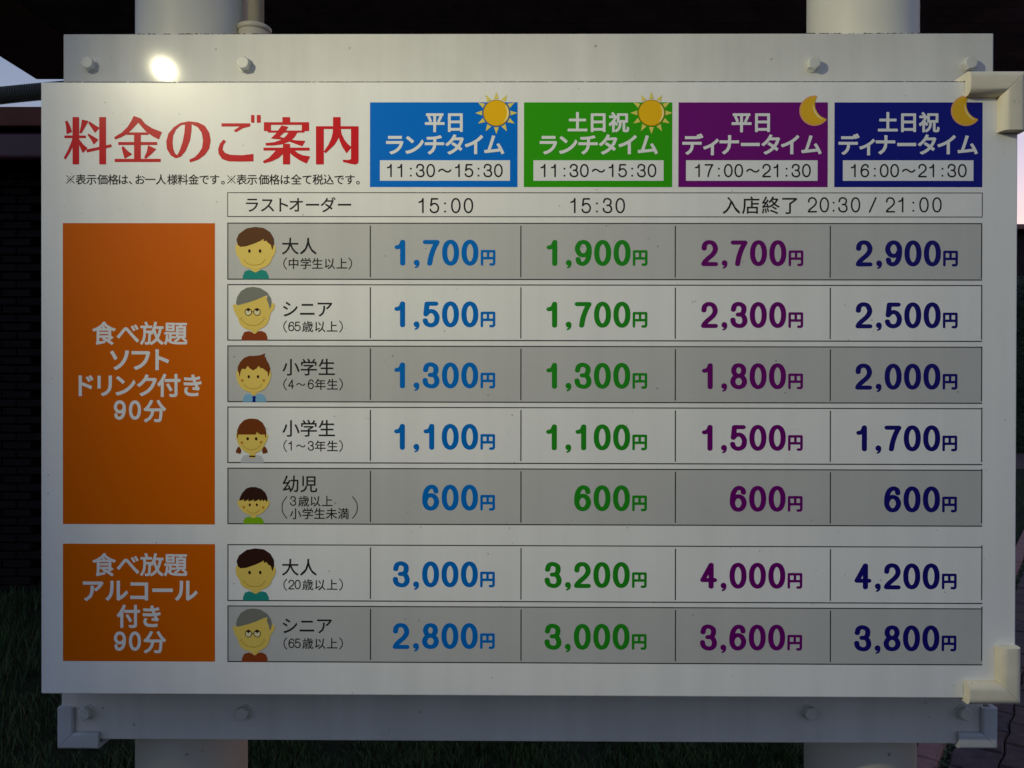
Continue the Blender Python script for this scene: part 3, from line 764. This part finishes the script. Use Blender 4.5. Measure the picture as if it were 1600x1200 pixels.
# ------------------------------------------------------------------ canopy roof overhead
roof = empty('canopy_roof', (0, 3, 3.2), label='dark canopy roof with board soffit overhead behind the sign', cat='roof')
ZS = 3.2; YE = at(800, 124, 0)                     # soffit height
def onplane(px, py, z):
    d = ROT @ Vector(((px-800)/F, 1.0, -(py-600)/F)); return CAM + d*((z-CAM.z)/d.z)
pA, pB = onplane(57, 124, ZS), onplane(0, 61, ZS)
XE, YFAR, YNEAR = pA.x, pA.y, 1.55
print('canopy', pA, pB)
bm = bmesh.new(); box(bm, XE+.45, 5.0, YNEAR, YFAR, ZS+.03, ZS+.16); bm_link('roof_slab', bm, M['soffit'], roof)
bm = bmesh.new(); box(bm, XE, XE+.45, YNEAR, YFAR, ZS-.001, ZS+.2, bevel=.004); bm_link('rake_board', bm, M['fascia'], roof)
bm = bmesh.new(); box(bm, XE+.453, 5.0, YFAR-.05, YFAR+.03, ZS-.001, ZS+.2, bevel=.004); bm_link('fascia_board', bm, M['fascia'], roof)
nb = 12; bw = (YFAR-.052-YNEAR)/nb
for px_, yp in ((1345, 3.4), (300, 3.4), (1345, 1.75), (300, 1.75)):
    X_ = at(px_, 600, yp).x; bm = bmesh.new(); box(bm, X_-.045, X_+.045, yp-.045, yp+.045, 0, ZS+.004, bevel=.006)
    bm_link('canopy_post', bm, M['fascia'], roof)
for k in range(nb):
    bm = bmesh.new(); y0 = YNEAR+k*bw
    box(bm, XE+.455, 5.0, y0+.004, y0+bw-.004, ZS+.004+random.uniform(0,.004), ZS+.026, bevel=.003, seg=1)
    bm_link('soffit_board', bm, M['soffit'], roof)

# ------------------------------------------------------------------ dark outbuilding on the left
YW = 4.6
w0 = at(-900, 168, YW); w1 = at(420, 168, YW)
bld = empty('outbuilding', (-3.5, YW, 0), label='dark brick outbuilding with red brown fascia and gutter at the left edge', cat='building')
zb = at(30, 250, YW).z
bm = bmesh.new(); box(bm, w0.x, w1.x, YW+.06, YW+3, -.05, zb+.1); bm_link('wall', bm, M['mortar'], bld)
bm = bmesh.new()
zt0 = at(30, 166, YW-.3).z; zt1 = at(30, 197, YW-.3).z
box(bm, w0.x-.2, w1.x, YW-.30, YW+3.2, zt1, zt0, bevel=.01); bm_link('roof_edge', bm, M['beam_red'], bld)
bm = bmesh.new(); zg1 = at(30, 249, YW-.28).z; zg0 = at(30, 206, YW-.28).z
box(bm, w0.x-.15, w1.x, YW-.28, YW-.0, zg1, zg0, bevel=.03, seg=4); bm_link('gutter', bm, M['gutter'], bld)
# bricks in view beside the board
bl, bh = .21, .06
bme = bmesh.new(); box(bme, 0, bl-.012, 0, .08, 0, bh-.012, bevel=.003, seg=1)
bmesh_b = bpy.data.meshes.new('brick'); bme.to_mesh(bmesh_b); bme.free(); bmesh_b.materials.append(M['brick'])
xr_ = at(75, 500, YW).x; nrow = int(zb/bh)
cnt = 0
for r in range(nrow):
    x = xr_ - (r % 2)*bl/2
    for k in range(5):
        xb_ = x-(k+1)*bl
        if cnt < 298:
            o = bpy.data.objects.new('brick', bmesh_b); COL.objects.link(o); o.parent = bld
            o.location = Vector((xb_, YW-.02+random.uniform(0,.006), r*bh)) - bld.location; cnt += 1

# ------------------------------------------------------------------ ground
def sheet(name, x0, x1, y0, y1, z, m, kind='structure'):
    bm = bmesh.new(); vs = [bm.verts.new(p) for p in ((x0,y0,z),(x1,y0,z),(x1,y1,z),(x0,y1,z))]; bm.faces.new(vs)
    o = bm_link(name, bm, m); o['kind'] = kind; return o
sheet('ground', -250, 250, -60, 400, 0, M['soil'])
# kerb line from (1445,1190) to (1597,850) on the ground
def ong(px, py, z=0.0):
    return onplane(px, py, z)
ka, kb = onplane(1446, 1185, .03), onplane(1597, 853, .03)
kd = (kb-ka).normalized(); kn = Vector((kd.y, -kd.x, 0))     # towards the paving (right)
print('kerb', ka, kb)
# paving bed
bm = bmesh.new()
q4 = [ka-kd*4+kn*.04, ka+kd*14+kn*.04, ka+kd*14+kn*9, ka-kd*4+kn*9]
bm.faces.new([bm.verts.new((p.x, p.y, .006)) for p in q4]); o = bm_link('paving_bed', bm, M['joint']); o['kind'] = 'structure'
kerbE = empty('kerb', (ka.x, ka.y, 0), label='row of pinkish brick kerb stones between grass and paving', cat='kerb')
kl = .30
for k in range(-8, 26):
    bm = bmesh.new(); box(bm, .004, kl-.004, -.045, .045, 0, .035+random.uniform(-.003,.003), bevel=.006, seg=2)
    M4 = Matrix.Translation(Vector((ka.x, ka.y, 0)) + kd*k*kl) @ Matrix.Rotation(math.atan2(kd.y, kd.x)+random.uniform(-.006,.006), 4, 'Z')
    bm.transform(M4)
    bm_link('kerb_stone', bm, M['kerb'], kerbE)
# irregular pavers as parts of the paving
pav = bpy.data.objects.new('paving', None); COL.objects.link(pav); pav.location = (ka.x, ka.y, 0); pav['kind'] = 'structure'
bm_far = bmesh.new(); cnt = 0
pw, pl = .165, .235
cells = []
for i in range(-14, 60):
    for j in range(0, 36):
        u = i*pl + (pl/2 if j % 2 else 0); v = .075 + j*pw
        c = Vector((ka.x, ka.y, 0)) + kd*(u+pl/2) + kn*(v+pw/2)
        cells.append((c, u, v))
def vis(c):
    d = ROT.transposed() @ (c-CAM)
    if d.y < .5: return 99
    x, y = 800+F*d.x/d.y, 600-F*d.z/d.y
    ex = max(0, 1380-x) + max(0, x-1680) + max(0, y-1300) + (0 if y > 690 else 200)
    return ex/400 + d.y*.02
cells.sort(key=lambda t: vis(t[0]))
def paver_bm(bm, u, v, n):
    pts = []
    base = [(0,0),(.25,0),(.5,0),(.75,0),(1,0),(1,.5),(1,1),(.75,1),(.5,1),(.25,1),(0,1),(0,.5)]
    h = .028+random.uniform(-.004,.004)
    tilt = random.uniform(-.012,.012), random.uniform(-.012,.012)
    for s, t in base:
        uu = u + .004 + s*(pl-.008) ; vv = v + .0025 + t*(pw-.005)
        uu += .004*math.sin(vv*38) ; vv += .005*math.sin(uu*27+1.3)       # wavy interlocking edges
        pts.append((uu, vv))
    def W3(uu, vv, z): p = Vector((ka.x, ka.y, 0)) + kd*uu + kn*vv; return (p.x, p.y, z)
    cu, cv = u+pl/2, v+pw/2
    lo = [bm.verts.new(W3(a, b, .006)) for a, b in pts]
    mid = [bm.verts.new(W3(a, b, h-.006+(a-cu)*tilt[0]+(b-cv)*tilt[1])) for a, b in pts]
    hi = [bm.verts.new(W3(cu+(a-cu)*.94, cv+(b-cv)*.93, h+(a-cu)*tilt[0]+(b-cv)*tilt[1])) for a, b in pts]
    n = len(pts)
    for A, C in ((lo, mid), (mid, hi)):
        for k in range(n): bm.faces.new((A[k], A[(k+1)%n], C[(k+1)%n], C[k]))
    bm.faces.new(hi)
for idx, (c, u, v) in enumerate(cells):
    if idx < 280:
        bm = bmesh.new(); paver_bm(bm, u, v, idx); bmesh.ops.recalc_face_normals(bm, faces=bm.faces)
        bm_link('paver', bm, random.choice(pav_mats), pav)
    else: paver_bm(bm_far, u, v, idx)
bmesh.ops.recalc_face_normals(bm_far, faces=bm_far.faces)
o = bm_link('far_pavers', bm_far, pav_mats[0], pav); o['kind'] = 'stuff'

# grass: many thin blades
gm = []
for nm, c in (('dark', (.022,.045,.010)), ('mid', (.040,.085,.020)), ('dry', (.10,.10,.04))):
    gm.append(mat('grass_'+nm, c, rough=.6, spec=.3))
def side(p):     # > 0 on the paving side of the kerb
    return (p[0]-ka.x)*kn.x + (p[1]-ka.y)*kn.y
vs, fs, mi = [], [], []
def blade(x, y, hmax):
    h = random.uniform(.35, 1)*hmax; a = random.uniform(0, 2*PI); w = random.uniform(.0012,.0028); b = random.uniform(.2, .9)*h; dx, dy = math.cos(a), math.sin(a)
    n = len(vs); px_, py_ = -dy*w, dx*w
    vs.extend([(x-px_, y-py_, -.002), (x+px_, y+py_, -.002), (x+dx*b*.35+px_*.8, y+dy*b*.35+py_*.8, h*.6), (x+dx*b*.35-px_*.8, y+dy*b*.35-py_*.8, h*.6), (x+dx*b, y+dy*b, h)])
    fs.extend([(n,n+1,n+2,n+3), (n+3,n+2,n+4)]); m = random.choices((0,1,2), (60,33,7))[0]; mi.extend([m, m])
def patch(n, x0, x1, y0, y1, h):
    k = 0
    while k < n:
        x, y = random.uniform(x0, x1), random.uniform(y0, y1)
        if side((x, y)) > -.06 : k += 1; continue
        cl = math.sin(x*9.1+math.sin(y*5))*math.sin(y*7.3+x*3)
        if cl < random.uniform(-1.3, .3): k += .5; continue
        blade(x, y, h*(1+.4*cl)); k += 1
patch(70000, -1.6, 2.1, 1.3, 3.6, .06)
patch(26000, -5.0, -1.6, 1.5, 5.0, .08)
patch(26000, 1.8, 8.0, 3.2, 11, .08)
me = bpy.data.meshes.new('grass'); me.from_pydata(vs, [], fs); me.polygons.foreach_set('material_index', mi)
o = link('grass', me, gm); tag(o, 'dark rough grass growing behind the sign posts', 'grass', kind='stuff')
# weeds along the kerb joint
bm = bmesh.new()
for k in range(2600):
    t = random.uniform(-2, 9); off = random.gauss(.062, .010); p = Vector((ka.x, ka.y, .02)) + kd*t + kn*off
    a = random.uniform(0, 2*PI); s = random.uniform(.005,.013); z = random.uniform(.0,.022); d1 = Vector((math.cos(a), math.sin(a), random.uniform(-.2,.6)))*s; d2 = Vector((-math.sin(a), math.cos(a), 0))*s*.5
    q_ = p+Vector((0,0,z)); bm.faces.new([bm.verts.new(v) for v in (q_, q_+d1*.5+d2, q_+d1, q_+d1*.5-d2)])
o = bm_link('kerb_weeds', bm, gm[1]); tag(o, 'small green weeds growing in the joint beside the pink kerb', 'weeds', kind='stuff')

# ------------------------------------------------------------------ far right: path, hedge, house
bm = bmesh.new()
z = .008
y0, y1 = onplane(1595, 737, 0).y, onplane(1595, 712, 0).y
print('path', y0, y1)
bm.faces.new([bm.verts.new(v) for v in ((3,y0,z),(40,y0+2,z),(40,y1+2,z),(3,y1,z))]); o = bm_link('far_path', bm, M['path']); o['kind'] = 'structure'
YH = y1+1.0
def hedge(x0, x1, y, d, h, n, label):
    bm = bmesh.new()
    box(bm, x0+.15, x1-.15, y+.2, y+d-.2, 0, h-.25)
    o0 = empty('hedge', ((x0+x1)/2, y+d/2, 0), label=label, cat='hedge')
    bm_link('trunk', bm, M['leaf'], o0)
    vs, fs = [], []
    for k in range(n):
        x = random.uniform(x0, x1); top = h*(1+.06*math.sin(x*2.3)+.04*math.sin(x*5.7+1))
        if random.random() < .6: yy = y+random.uniform(-.05,.25); zz = random.uniform(.05, top)
        else: yy = random.uniform(y, y+d); zz = top - abs(random.gauss(0,.12))
        a, e = random.uniform(0, 2*PI), random.uniform(-.8,.8); s = random.uniform(.03,.075)
        d1 = Vector((math.cos(a)*math.cos(e), math.sin(a)*math.cos(e), math.sin(e)))*s; d2 = d1.orthogonal().normalized()*s*.5; p = Vector((x,yy,zz)); m_ = len(vs)
        vs.extend([p, p+d1*.5+d2, p+d1, p+d1*.5-d2]); fs.append((m_,m_+1,m_+2,m_+3))
    me = bpy.data.meshes.new('foliage'); me.from_pydata(vs, [], fs); link('foliage', me, M['leaf'], o0)
hz = at(1595, 446, YH).z
hedge(at(1500,446,YH).x, at(1600,446,YH).x+6, YH, 1.4, hz, 26000, 'tall dark hedge beyond the path at the right edge')
YD = YH+3.5
house = empty('house', (at(1595,350,YD).x+3, YD, 0), label='low dark house behind the hedge under the pink evening sky at right', cat='house')
hx0 = at(1480,350,YD).x; zt_ = at(1595, 354, YD).z; ze = at(1595, 362, YD).z
bm = bmesh.new(); box(bm, hx0, hx0+12, YD, YD+6, 0, ze); bm_link('wall', bm, M['wall_dark'], house)
bm = bmesh.new(); box(bm, hx0-.3, hx0+12.3, YD-.35, YD+6.3, ze+.001, zt_, bevel=.02); bm_link('roof', bm, M['fascia'], house)
for k in range(3):
    x = hx0+1.2+k*3.4
    bm = bmesh.new(); box(bm, x, x+1.3, YD-.04, YD-.002, 1.6, 2.9, bevel=.01, seg=1); w_ = bm_link('window', bm, M['fascia'], house)
    bm = bmesh.new(); box(bm, x+.08, x+1.22, YD-.05, YD-.041, 1.68, 2.82); bm_link('pane', bm, mat('dark_pane', (.02,.02,.03), rough=.08), w_)

# ------------------------------------------------------------------ the lamp whose reflection shows in the upper rail
LP = Vector((-.897, -.86, ZC+.786))
lamp = empty('flood_lamp', (LP.x-.25, LP.y-.1, 0), label='small warm flood lamp on a thin pole in front of the board', cat='lamp')
ldir = (Vector((.6, 0, ZC+.0))-LP).normalized()
bm = bmesh.new(); lathe(bm, [(.022,-.10),(.034,-.09),(.036,-.02),(.046,.0),(.044,.002),(.034,-.012)], LP, ldir, 32, caps=True); bm_link('housing', bm, M['corrugated'], lamp)
bm = bmesh.new(); lathe(bm, [(.019,-.010),(.019,-.006)], LP, ldir, 32); bm_link('lens', bm, emit('lamp_lens', (1,.925,.60), 5), lamp)
bm = bmesh.new(); lathe(bm, [(.02,0),(.02,ZC+.98)], (LP.x-.25, LP.y-.1, 0), 'Z', 20)
bm_link('pole', bm, M['corrugated'], lamp)
bp = Vector((LP.x-.25, LP.y-.1, ZC+.94)); hp_ = LP-ldir*.09
bm = bmesh.new(); lathe(bm, [(.009,0),(.009,(hp_-bp).length)], bp, (hp_-bp), 12); bm_link('arm', bm, M['corrugated'], lamp)
ld = bpy.data.lights.new('flood_lamp_light', 'SPOT'); ld.energy = LAMP_W; ld.color = (1,.925,.60); ld.shadow_soft_size = .014
ld.spot_size = math.radians(88); ld.spot_blend = 1
lo_ = bpy.data.objects.new('flood_lamp_light', ld); COL.objects.link(lo_); lo_.parent = lamp
lo_.location = LP + ldir*.006 - lamp.location; lo_.rotation_euler = (-ldir).to_track_quat('Z', 'Y').to_euler()
